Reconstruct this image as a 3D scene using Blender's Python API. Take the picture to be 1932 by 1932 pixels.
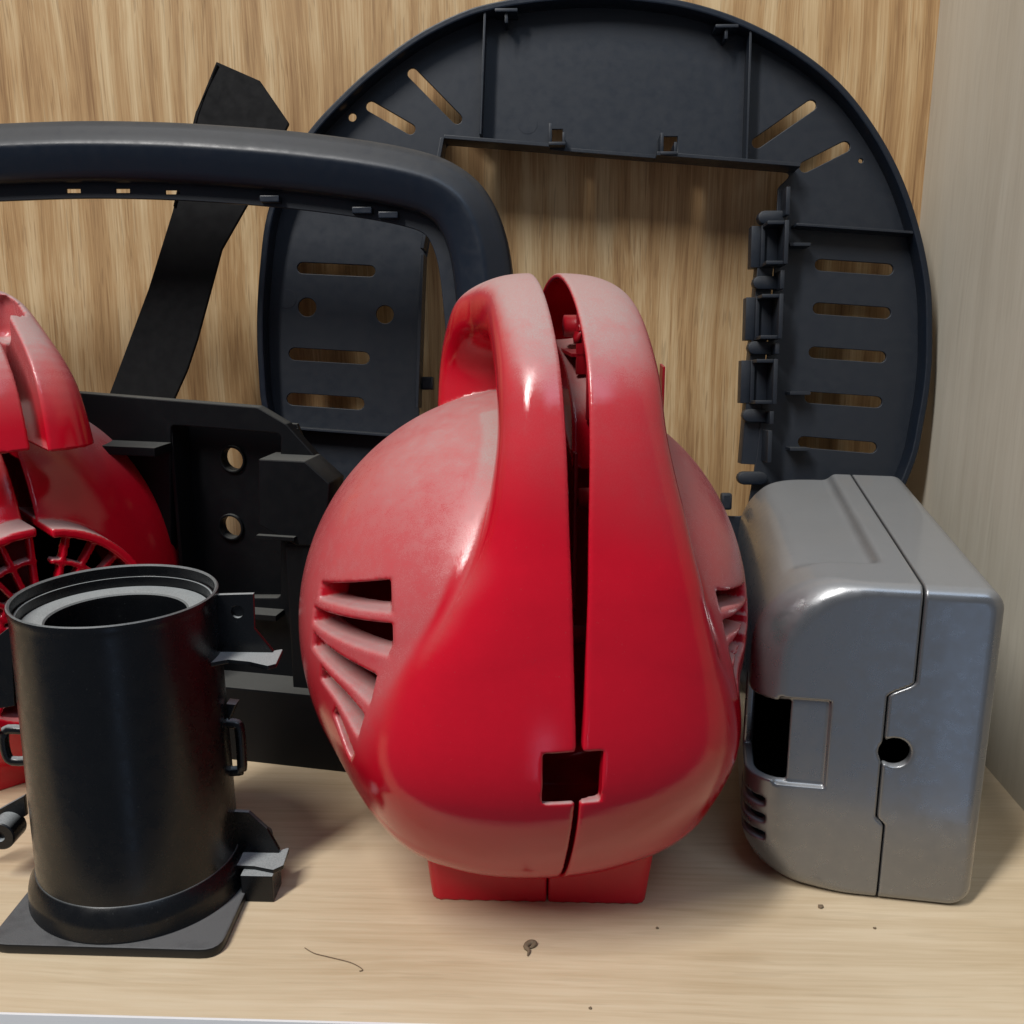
import bpy, bmesh, math, random
import numpy as np
from mathutils import Vector, Matrix
rad = math.radians
random.seed(4)
for o in list(bpy.data.objects): bpy.data.objects.remove(o)
S = bpy.context.scene
COL = S.collection
CM = 0.01                      # everything below is laid out in centimetres

# ------------------------------------------------------------------ camera
CAMH, PITCH, YAW = 28.0, rad(14), rad(2.1)
cam = bpy.data.cameras.new('camera'); cam.lens = 36; cam.sensor_width = 36
cam.clip_start = 0.01; cam.clip_end = 50
co = bpy.data.objects.new('camera', cam); COL.objects.link(co)
co.location = (0, 0, CAMH*CM); co.rotation_euler = (rad(90)-PITCH, 0, YAW)
S.camera = co
# ------------------------------------------------------------------ light
w = bpy.data.worlds.new("World"); S.world = w; w.use_nodes = True
bg = w.node_tree.nodes['Background']
bg.inputs[0].default_value = (0.72, 0.82, 1.0, 1); bg.inputs[1].default_value = 0.145
def area(name, loc, target, sx, sy, power, col):
    l = bpy.data.lights.new(name, 'AREA'); l.shape = 'RECTANGLE'; l.size = sx; l.size_y = sy
    l.energy = power; l.color = col
    o = bpy.data.objects.new(name, l); COL.objects.link(o)
    o.location = Vector(loc)*CM
    d = Vector(target)*CM - o.location
    o.rotation_euler = d.to_track_quat('-Z', 'Y').to_euler()
    return o
area('window_light', (-100, -85, 240), (0, 55, 15), 0.26, 1.5, 84, (1.0, 0.97, 0.93))
area('cool_fill_light', (60, -110, 250), (0, 50, 10), 1.4, 1.2, 17, (0.62, 0.78, 1.0))  # soft fill lamp added for the bluish tint, no window known there
area('strip_reflection_light', (40.4, -162, -68), (17.5, 40.4, 9.7), 0.10, 0.95, 0.6, (0.45, 0.65, 1.0))  # unseen narrow lamp added for the bluish strip reflected in the silver box
vs = S.view_settings; vs.view_transform = 'Standard'; vs.look = 'None'; vs.exposure = 0; vs.gamma = 1
S.render.engine = 'CYCLES'

# ------------------------------------------------------------------ geometry helpers
F = 1932.0
fw = np.array([-math.sin(YAW)*math.cos(PITCH), math.cos(YAW)*math.cos(PITCH), -math.sin(PITCH)])
rt = np.array([math.cos(YAW), math.sin(YAW), 0.]); up = np.cross(rt, fw)
def ray(x, y): return fw + rt*(x-966)/F - up*(y-966)/F
EYE = np.array([0, 0, CAMH])
class Plane:
    """a real plane in the cabinet: origin, in-plane axes a and b, normal n (towards the viewer side)"""
    def __init__(s, o, a, b):
        s.o = np.array(o, float); s.a = np.array(a, float); s.a /= np.linalg.norm(s.a)
        b = np.array(b, float); b -= s.a*(b@s.a); s.b = b/np.linalg.norm(b)
        s.n = np.cross(s.a, s.b)
    def uv(s, x, y):
        d = ray(x, y); t = ((s.o-EYE)@s.n)/(d@s.n); p = EYE + d*t - s.o
        return (p@s.a, p@s.b)
    def pts(s, L): return [s.uv(x, y) for x, y in L]
    def at(s, u, v, d=0): return s.o + s.a*u + s.b*v + s.n*d
    def map(s, A): A = np.asarray(A, float); return s.o + A[:, :1]*s.a + A[:, 1:2]*s.b + A[:, 2:3]*s.n

def thing(name, label, cat, loc, group=None):
    o = bpy.data.objects.new(name, None); COL.objects.link(o); o.empty_display_size = .02
    o.location = Vector(loc)*CM
    o['label'] = label; o['category'] = cat
    if group: o['group'] = group
    return o
def link(name, me, mat, parent=None, smooth=True, kind=None, label=None):
    """me: mesh in world centimetres"""
    base = parent
    off = Vector((0, 0, 0))
    while base is not None: off += base.location; base = base.parent
    me.transform(Matrix.Translation(-off) @ Matrix.Scale(CM, 4))
    if mat: me.materials.clear(); me.materials.append(mat)
    if 'keep' in me: del me['keep']
    else: me.polygons.foreach_set('use_smooth', [smooth]*len(me.polygons))
    o = bpy.data.objects.new(name, me); COL.objects.link(o)
    if parent: o.parent = parent
    if kind: o['kind'] = kind
    if label: o['label'] = label
    return o
def mesh(name, V, Fc):
    me = bpy.data.meshes.new(name); me.from_pydata([tuple(map(float, v)) for v in V], [], Fc); me.update(); return me
def sharp(me, ang=35):
    try: me.set_sharp_from_angle(angle=rad(ang))
    except Exception: pass
    return me
def xform(me, pl):
    n = len(me.vertices); A = np.empty(n*3); me.vertices.foreach_get('co', A); A = A.reshape(-1, 3)
    B = pl.map(A); me.vertices.foreach_set('co', B.ravel()); me.update(); return me
WORLD = Plane((0, 0, 0), (1, 0, 0), (0, 1, 0))
def rounded(P, r, n=5):
    """polygon with rounded corners; r scalar or list"""
    out = []; N = len(P)
    for i in range(N):
        ri = r[i] if isinstance(r, (list, tuple)) else r
        p = np.array(P[i], float); a = np.array(P[i-1], float)-p; b = np.array(P[(i+1) % N], float)-p
        la, lb = np.linalg.norm(a), np.linalg.norm(b); a /= la; b /= lb
        c = max(-1, min(1, a@b)); th = math.acos(c)
        if ri <= 0 or th > 3.05: out.append(tuple(p)); continue
        t = min(ri/math.tan(th/2), .48*la, .48*lb)
        p0, p1 = p+a*t, p+b*t
        for k in range(n+1):
            q = k/n; out.append(tuple((1-q)**2*p0 + 2*q*(1-q)*p + q*q*p1))
    return out
def slot(p, q, r, n=6):
    p = np.array(p, float); q = np.array(q, float); d = (q-p)/np.linalg.norm(q-p); m = np.array([-d[1], d[0]])
    out = []
    for k in range(n+1):
        a = -math.pi/2 + math.pi*k/n; out.append(tuple(q + r*(math.cos(a)*d + math.sin(a)*m)))
    for k in range(n+1):
        a = math.pi/2 + math.pi*k/n; out.append(tuple(p + r*(math.cos(a)*d + math.sin(a)*m)))
    return out
def circ(c, r, n=24): return [(c[0]+r*math.cos(2*math.pi*k/n), c[1]+r*math.sin(2*math.pi*k/n)) for k in range(n)]
def rect(x0, y0, x1, y1): return [(x0, y0), (x1, y0), (x1, y1), (x0, y1)]
def plate(outer, holes, d0, d1, pl=WORLD, bev=0.05):
    """solid plate with real holes from depth d0 to d1 (d0<d1) along the plane normal"""
    cu = bpy.data.curves.new('c', 'CURVE'); cu.dimensions = '2D'; cu.fill_mode = 'BOTH'
    for P in [outer]+list(holes):
        sp = cu.splines.new('POLY'); sp.points.add(len(P)-1)
        for i, p in enumerate(P): sp.points[i].co = (p[0], p[1], 0, 1)
        sp.use_cyclic_u = True
    h = (d1-d0)/2; bev = min(bev, h*.45)
    cu.extrude = h-bev; cu.bevel_depth = bev; cu.bevel_resolution = 1; cu.offset = -bev
    o = bpy.data.objects.new('c', cu); COL.objects.link(o)
    dg = bpy.context.evaluated_depsgraph_get(); dg.update()
    me = bpy.data.meshes.new_from_object(o.evaluated_get(dg))
    bpy.data.objects.remove(o); bpy.data.curves.remove(cu)
    me.transform(Matrix.Translation((0, 0, (d0+d1)/2)))
    bm = bmesh.new(); bm.from_mesh(me); bmesh.ops.remove_doubles(bm, verts=bm.verts, dist=1e-4)
    bmesh.ops.recalc_face_normals(bm, faces=bm.faces); bm.to_mesh(me); bm.free()
    sm = [abs(p.normal.z) < .999 for p in me.polygons]; xform(me, pl); sharp(me); me.polygons.foreach_set('use_smooth', sm); me['keep'] = 1; return me
def box(x0, x1, y0, y1, z0, z1, pl=WORLD, bev=0.08):
    """box given by ranges in the plane's own axes (u, v, depth)"""
    bm = bmesh.new(); bmesh.ops.create_cube(bm, size=1)
    for v in bm.verts: v.co = Vector((x0+(v.co.x+.5)*(x1-x0), y0+(v.co.y+.5)*(y1-y0), z0+(v.co.z+.5)*(z1-z0)))
    if bev: bmesh.ops.bevel(bm, geom=bm.edges[:], offset=bev, segments=2, affect='EDGES', profile=.6)
    me = bpy.data.meshes.new('b'); bm.to_mesh(me); bm.free()
    sm = [max(abs(c) for c in p.normal) < .999 for p in me.polygons]; xform(me, pl); sharp(me); me.polygons.foreach_set('use_smooth', sm); me['keep'] = 1; return me
def join(ms):
    bm = bmesh.new()
    for m in ms: bm.from_mesh(m)
    me = bpy.data.meshes.new('j'); bm.to_mesh(me); bm.free(); sharp(me); me['keep'] = 1; return me
def lathe(prof, c, n=96, closed=False):
    """prof list of (r,z); c centre (x,y,z)"""
    V = []; Fc = []; m = len(prof)
    for k in range(n):
        a = 2*math.pi*k/n
        for r, z in prof: V.append((c[0]+r*math.cos(a), c[1]+r*math.sin(a), c[2]+z))
    for k in range(n):
        k2 = (k+1) % n
        for i in range(m if closed else m-1):
            j = (i+1) % m; Fc.append((k*m+i, k2*m+i, k2*m+j, k*m+j))
    me = mesh('l', V, Fc); bm = bmesh.new(); bm.from_mesh(me); bmesh.ops.recalc_face_normals(bm, faces=bm.faces); bm.to_mesh(me); bm.free()
    return sharp(me, 30)
def tube(P, r, n=10, cyc=False):
    P = [np.array(p, float) for p in P]; V = []; Fc = []; m = len(P)
    for i, p in enumerate(P):
        t = (P[(i+1) % m] if (cyc or i < m-1) else P[i]) - (P[i-1] if (cyc or i > 0) else P[i]); t /= np.linalg.norm(t)
        a = np.cross(t, (0, 0, 1.)) if abs(t[2]) < .9 else np.cross(t, (1., 0, 0)); a /= np.linalg.norm(a); b = np.cross(t, a)
        ri = r[i] if hasattr(r, '__len__') else r
        for k in range(n):
            q = 2*math.pi*k/n; V.append(p + ri*(math.cos(q)*a + math.sin(q)*b))
    for i in range(m if cyc else m-1):
        j = (i+1) % m
        for k in range(n): k2 = (k+1) % n; Fc.append((i*n+k, i*n+k2, j*n+k2, j*n+k))
    if not cyc: Fc.append(tuple(range(n))[::-1]); Fc.append(tuple((m-1)*n+k for k in range(n)))
    return mesh('t', V, Fc)
def catmull(P, per=8, cyc=False):
    P = [np.array(p, float) for p in P]; out = []; N = len(P)
    for i in range(N if cyc else N-1):
        g = (lambda k: P[k % N]) if cyc else (lambda k: P[max(0, min(N-1, k))])
        a, b, c, d = g(i-1), g(i), g(i+1), g(i+2)
        for k in range(per):
            t = k/per; out.append(.5*((2*b)+(c-a)*t+(2*a-5*b+4*c-d)*t*t+(3*b-a-3*c+d)*t**3))
    if not cyc: out.append(P[-1])
    return out

# ---- signed-distance modelling: the surface f = 0 pulled out of a grid (surface nets)
def nets(f, lo, hi, h):
    xs = [np.arange(lo[i], hi[i]+h, h, dtype=np.float32) for i in range(3)]
    n = [len(a) for a in xs]
    V = np.empty(n, np.float32)
    for i0 in range(0, n[0], 24):
        X, Y, Z = xs[0][i0:i0+24, None, None], xs[1][None, :, None], xs[2][None, None, :]; V[i0:i0+24] = f(X, Y, Z)
    B = V < 0
    s = B[:-1, :-1, :-1].astype(np.int8)
    for dx in (0, 1):
        for dy in (0, 1):
            for dz in (0, 1):
                if dx+dy+dz: s += B[dx:n[0]-1+dx, dy:n[1]-1+dy, dz:n[2]-1+dz]
    ci = np.argwhere((s > 0) & (s < 8)); idx = -np.ones(s.shape, np.int32); idx[tuple(ci.T)] = np.arange(len(ci))
    acc = np.zeros((len(ci), 3)); cnt = np.zeros(len(ci))
    for ax in range(3):
        o1, o2 = [k for k in range(3) if k != ax]
        for a in (0, 1):
            for b in (0, 1):
                c0 = ci.copy(); c0[:, o1] += a; c0[:, o2] += b; c1 = c0.copy(); c1[:, ax] += 1
                v0 = V[tuple(c0.T)]; v1 = V[tuple(c1.T)]; m = (v0 < 0) != (v1 < 0)
                t = np.where(m, v0/np.where(m, v0-v1, 1), 0)
                p = c0 - ci + 0.; p[:, ax] += t; acc[m] += p[m]; cnt[m] += 1
    P = (ci + acc/cnt[:, None])*h + np.array(lo)
    e = h*.35
    for it in range(2):
        x, y, z = P.T; v = f(x, y, z)
        g = np.stack([f(x+e, y, z)-f(x-e, y, z), f(x, y+e, z)-f(x, y-e, z), f(x, y, z+e)-f(x, y, z-e)], 1)/(2*e)
        st = -(v/np.maximum((g**2).sum(1), .3))[:, None]*g*.8
        L = np.linalg.norm(st, axis=1)[:, None]; P += st*np.minimum(1, .3*h/np.maximum(L, 1e-9))
    Q = []
    for ax in range(3):
        o1, o2 = [(1, 2), (2, 0), (0, 1)][ax]
        sl0 = [slice(1, n[k]-1) for k in range(3)]; sl1 = list(sl0); sl0[ax] = slice(0, n[ax]-1); sl1[ax] = slice(1, n[ax])
        A = B[tuple(sl0)]; C = B[tuple(sl1)]; e_ = np.argwhere(A != C); st = A[tuple(e_.T)]
        off = np.ones(3, int); off[ax] = 0; e_ = e_ + off
        def g(a, b): q = e_.copy(); q[:, o1] -= a; q[:, o2] -= b; return idx[tuple(q.T)]
        q = np.stack([g(0, 0), g(1, 0), g(1, 1), g(0, 1)], 1); q[~st] = q[~st][:, ::-1]; Q.append(q)
    return P, np.concatenate(Q)
def npmesh(name, P, Q):
    me = bpy.data.meshes.new(name); me.vertices.add(len(P)); me.vertices.foreach_set('co', np.asarray(P, np.float32).ravel())
    me.loops.add(Q.size); me.loops.foreach_set('vertex_index', Q.astype(np.int32).ravel())
    me.polygons.add(len(Q)); me.polygons.foreach_set('loop_start', np.arange(0, Q.size, 4, dtype=np.int32))
    me.polygons.foreach_set('loop_total', np.full(len(Q), 4, np.int32)); me.update(calc_edges=True); me.validate(); return me
def smin(a, b, k):
    h = np.clip(.5+.5*(b-a)/k, 0, 1); return b*(1-h)+a*h-k*h*(1-h)
def smax(a, b, k): return -smin(-a, -b, k)
def sbox(x, y, z, c, hs, r=.1):
    qx, qy, qz = np.abs(x-c[0])-hs[0]+r, np.abs(y-c[1])-hs[1]+r, np.abs(z-c[2])-hs[2]+r
    return np.sqrt(np.maximum(qx, 0)**2+np.maximum(qy, 0)**2+np.maximum(qz, 0)**2)+np.minimum(np.maximum(qx, np.maximum(qy, qz)), 0)-r
def sstep(a, b, x): t = np.clip((x-a)/(b-a), 0, 1); return t*t*(3-2*t)
def attr(me, name, val):
    a = me.attributes.new(name, 'FLOAT', 'POINT'); a.data.foreach_set('value', np.asarray(val, np.float32))
def vnorm(me):
    A = np.empty(len(me.vertices)*3, np.float32); me.vertices.foreach_get('normal', A); return A.reshape(-1, 3)

# ------------------------------------------------------------------ materials
class NT:
    def __init__(s, name):
        s.m = bpy.data.materials.new(name); s.m.use_nodes = True; s.t = s.m.node_tree; s.b = s.t.nodes['Principled BSDF']
    def n(s, ty, **k):
        o = s.t.nodes.new(ty)
        for a, v in k.items():
            if a.startswith('_'): setattr(o, a[1:], v)
            else: s.set(o, a.replace('__', ' '), v)
        return o
    def set(s, o, a, v):
        i = o.inputs[int(a[1:])] if (a[0] == 'i' and a[1:].isdigit()) else o.inputs[a]
        if isinstance(v, bpy.types.NodeSocket): s.t.links.new(v, i)
        else: i.default_value = v
    def math(s, op, a, b=0, clamp=False):
        o = s.t.nodes.new('ShaderNodeMath'); o.operation = op; o.use_clamp = clamp; s.set(o, 'i0', a); s.set(o, 'i1', b); return o.outputs[0]
    def mix(s, f, a, b):
        o = s.t.nodes.new('ShaderNodeMix'); o.data_type = 'RGBA'; s.set(o, 'i0', f); s.set(o, 'i6', a); s.set(o, 'i7', b); return o.outputs[2]
    def ramp(s, f, stops):
        o = s.t.nodes.new('ShaderNodeValToRGB'); s.set(o, 'i0', f); e = o.color_ramp.elements
        while len(e) < len(stops): e.new(.5)
        for i, (p, c) in enumerate(stops): e[i].position = p; e[i].color = c if len(c) == 4 else (*c, 1)
        return o.outputs[0]
    def noise(s, vec, scale, detail=3, rough=.55, dist=0):
        return s.n('ShaderNodeTexNoise', Vector=vec, Scale=scale, Detail=detail, Roughness=rough, Distortion=dist).outputs[0]
    def map(s, vec, sc, rot=(0, 0, 0), loc=(0, 0, 0)):
        return s.n('ShaderNodeMapping', Vector=vec, Scale=sc, Rotation=rot, Location=loc).outputs[0]
    def mr(s, v, a, b, c=0., d=1.):
        return s.n('ShaderNodeMapRange', Value=v, **{'From__Min': a, 'From__Max': b, 'To__Min': c, 'To__Max': d}).outputs[0]
    def bump(s, h, st, dist=.001, nrm=None):
        o = s.n('ShaderNodeBump', Height=h, Strength=st, Distance=dist)
        if nrm: s.set(o, 'Normal', nrm)
        return o.outputs[0]

def plastic(name, col, rough, dustcol=(.30, .29, .27), dlo=.55, dhi=.95, dmax=.8, metallic=0., use_attr=False, drough=.75, coat=0., mottled=.25, spec=.5, speck=.25, sheen=0.):
    """moulded plastic with settled dust on the faces that look up"""
    N = NT(name); b = N.b
    oc = N.n('ShaderNodeTexCoord').outputs['Object']
    big = N.noise(oc, 22, 4, .6); fine = N.noise(oc, 2600, 2, .6); med = N.noise(oc, 160, 3, .6)
    if use_attr: base = N.n('ShaderNodeAttribute', _attribute_name='dust').outputs['Fac']
    else:
        nz = N.n('ShaderNodeSeparateXYZ', Vector=N.n('ShaderNodeNewGeometry').outputs['Normal']).outputs[2]
        base = N.mr(nz, dlo, dhi)
    br = N.math('ADD', N.math('MULTIPLY', N.math('SUBTRACT', big, .5), 1.6*mottled/.25*.25), N.math('MULTIPLY', N.math('SUBTRACT', med, .5), .35*mottled/.25))
    f = N.math('MULTIPLY', base, N.math('ADD', 1, br), True)
    grain = N.mr(fine, .35, .68, .72, 1.12)
    f = N.math('MULTIPLY', N.math('MULTIPLY', f, grain), dmax, True)
    spk = N.mr(N.noise(oc, 900, 2, .5), .70, .78, 0, speck)      # stray lint and dust specks
    f = N.math('MAXIMUM', f, N.math('MULTIPLY', spk, N.math('ADD', .25, base)))
    c = N.mix(N.mr(med, .3, .7, 0, .25), (*col, 1), (*[x*.8 for x in col], 1))
    N.set(b, 'Base Color', N.mix(f, c, (*dustcol, 1)))
    rr = N.math('ADD', rough, N.mr(med, .35, .7, -.04, .07))
    fr = N.mr(f, .12, .7); N.set(b, 'Roughness', N.math('ADD', rr, N.math('MULTIPLY', fr, N.math('SUBTRACT', drough, rr))))
    if metallic: N.set(b, 'Metallic', N.math('MULTIPLY', metallic, N.math('SUBTRACT', 1, f)))
    N.set(b, 'Specular IOR Level', spec)
    if sheen: N.set(b, 'Sheen Weight', N.math('MULTIPLY', base, sheen)); b.inputs['Sheen Tint'].default_value = (.8, .78, .76, 1)
    if coat: b.inputs['Coat Weight'].default_value = coat; b.inputs['Coat Roughness'].default_value = .10
    N.set(b, 'Normal', N.bump(N.math('ADD', N.math('MULTIPLY', fine, .35), N.math('MULTIPLY', N.noise(oc, 60, 2), .8)), .12, .0006))
    return N.m

M_red = plastic('glossy_red_plastic', (.54, .004, .018), .05, (.38, .315, .295), dmax=.9, use_attr=True, mottled=.45, sheen=.12)
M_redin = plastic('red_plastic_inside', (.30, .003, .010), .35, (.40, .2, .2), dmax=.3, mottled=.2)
M_black = plastic('black_plastic', (.0035, .004, .005), .27, (.33, .35, .35), dlo=.6, dhi=.98, dmax=.9, spec=.38)
M_flange = plastic('dusty_black_plastic', (.004, .0045, .0055), .35, (.15, .15, .15), dlo=.6, dhi=.98, dmax=.75, mottled=.6, spec=.38)
M_box9 = plastic('dull_black_plastic', (.0035, .004, .005), .45, (.12, .12, .11), dlo=.7, dhi=1., dmax=.75, spec=.22)
M_navy = plastic('slate_black_plastic', (.0055, .010, .019), .38, (.08, .078, .072), dlo=.3, dhi=.95, dmax=.7, spec=.42, mottled=.5)
M_navyin = plastic('slate_black_plastic_plain', (.005, .0095, .0185), .45, (.07, .072, .072), dlo=-.15, dhi=.95, dmax=.6, spec=.4)
M_strap = plastic('matt_black_webbing', (.0035, .0035, .004), .75, (.02, .02, .02), dmax=.2, spec=.2)
M_silver = plastic('silver_painted_plastic', (.215, .22, .228), .30, (.26, .27, .275), dlo=.45, dhi=.98, dmax=.75, metallic=.75, mottled=.15, coat=.5, spec=.5)
M_silverin = plastic('grey_plastic_inside', (.10, .10, .10), .5, dmax=.2)

def wood(name, axis, cols, scale=1., contrast=1., rough=.55, seed=0., pores=.5, figure=.5, bump=.25, plen=26, flen=16):
    """sawn laminate: fine streaks along an axis, wider bands, cathedral figure, short dark pores"""
    N = NT(name); b = N.b; oc = N.n('ShaderNodeTexCoord').outputs['Object']
    def st(a, l): return {'x': (l, a, a), 'y': (a, l, a), 'z': (a, a, l)}[axis]
    warp = N.n('ShaderNodeTexNoise', Vector=N.map(oc, st(7, 3), loc=(seed, seed, seed)), Scale=1., Detail=2.)
    wv = N.n('ShaderNodeVectorMath', _operation='MULTIPLY_ADD', i0=warp.outputs[1], i1=(.022, .022, .022), i2=oc).outputs[0]
    fine = N.noise(N.map(wv, st(900*scale, flen), loc=(seed,)*3), 1, 3, .6)
    medm = N.noise(N.map(wv, st(230*scale, 5), loc=(seed+3,)*3), 1, 4, .6)
    band = N.noise(N.map(wv, st(34*scale, 1.6), loc=(seed+7,)*3), 1, 3, .5)
    fig = N.n('ShaderNodeTexWave', _wave_type='BANDS', _bands_direction={'x': 'Z', 'y': 'X', 'z': 'X'}[axis], Vector=N.map(oc, st(1, .10)), Scale=11*scale, Distortion=7, Detail=3, **{'Detail__Scale': 1.2}).outputs[1]
    t = N.math('ADD', N.math('MULTIPLY', fine, .44*contrast), N.math('MULTIPLY', medm, .40*contrast))
    t = N.math('ADD', t, N.math('MULTIPLY', band, .30*contrast))
    t = N.math('ADD', t, N.math('MULTIPLY', N.math('SUBTRACT', fig, .5), .12*figure))
    t = N.math('ADD', t, N.math('MULTIPLY', N.math('SUBTRACT', N.noise(oc, 9, 3, .6), .5), .25*figure))
    t = N.math('ADD', t, .5-.57*contrast)
    c = N.ramp(t, [(.30, cols[0]), (.48, cols[1]), (.66, cols[2])])
    po = N.mr(N.noise(N.map(wv, st(700*scale, plen), loc=(seed+11,)*3), 1, 1, .4), .62, .68)
    c = N.mix(N.math('MULTIPLY', po, pores), c, (*[x*.55 for x in cols[0][:3]], 1))
    N.set(b, 'Base Color', c); N.set(b, 'Roughness', N.mr(medm, .3, .7, rough-.06, rough+.1)); N.set(b, 'Specular IOR Level', .35)
    N.set(b, 'Normal', N.bump(N.math('SUBTRACT', t, N.math('MULTIPLY', po, .6)), bump, .0005))
    return N.m
M_back = wood('oak_laminate', 'z', [(.245, .13, .055), (.45, .28, .13), (.63, .47, .27)], scale=1.15, contrast=.80, seed=2, pores=.28, plen=34, flen=22, figure=1.1)
M_shelf = wood('pale_birch_laminate', 'x', [(.47, .35, .21), (.61, .49, .33), (.68, .58, .43)], scale=.5, contrast=.55, seed=5, pores=.10, figure=1.0, rough=.48, bump=.08)
M_side = wood('grey_maple_laminate', 'z', [(.44, .40, .325), (.525, .49, .41), (.59, .56, .48)], scale=.45, contrast=.6, seed=9, pores=.08, figure=.9, rough=.5, bump=.06)
N = NT('white_edge_band'); N.b.inputs['Base Color'].default_value = (.78, .77, .76, 1); N.b.inputs['Roughness'].default_value = .4; M_edge = N.m
N = NT('brown_debris'); N.b.inputs['Base Color'].default_value = (.16, .115, .07, 1); N.b.inputs['Roughness'].default_value = .8; M_deb = N.m

# ------------------------------------------------------------------ the cabinet
W, BACK, FRONT, LEFT = 24.88, 72.8, 32.6, -62.0
link('cabinet_back_panel', box(LEFT, W+1.8, BACK, BACK+.9, -1.8, 95, bev=0), M_back, kind='structure', smooth=False)
link('cabinet_side_panel', box(W, W+1.8, FRONT-.3, BACK-.01, -1.8, 95, bev=0), M_side, kind='structure', smooth=False)
link('cabinet_side_panel', box(LEFT-1.8, LEFT, FRONT-.3, BACK-.01, -1.8, 95, bev=0), M_side, kind='structure', smooth=False)
link('shelf_board', box(LEFT, W-.01, FRONT, BACK-.02, -1.8, 0, bev=0), M_shelf, kind='structure', smooth=False)
link('shelf_edge_strip', box(LEFT, W-.01, FRONT-.12, FRONT-.005, -1.82, .01, bev=.02), M_edge, kind='structure', smooth=False)

# ------------------------------------------------------------------ oval frame leaning against the back wall
RP = Plane((0, 63.2, 0), (1, 0, 0), (0, .13, 1))          # normal points to the viewer
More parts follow.
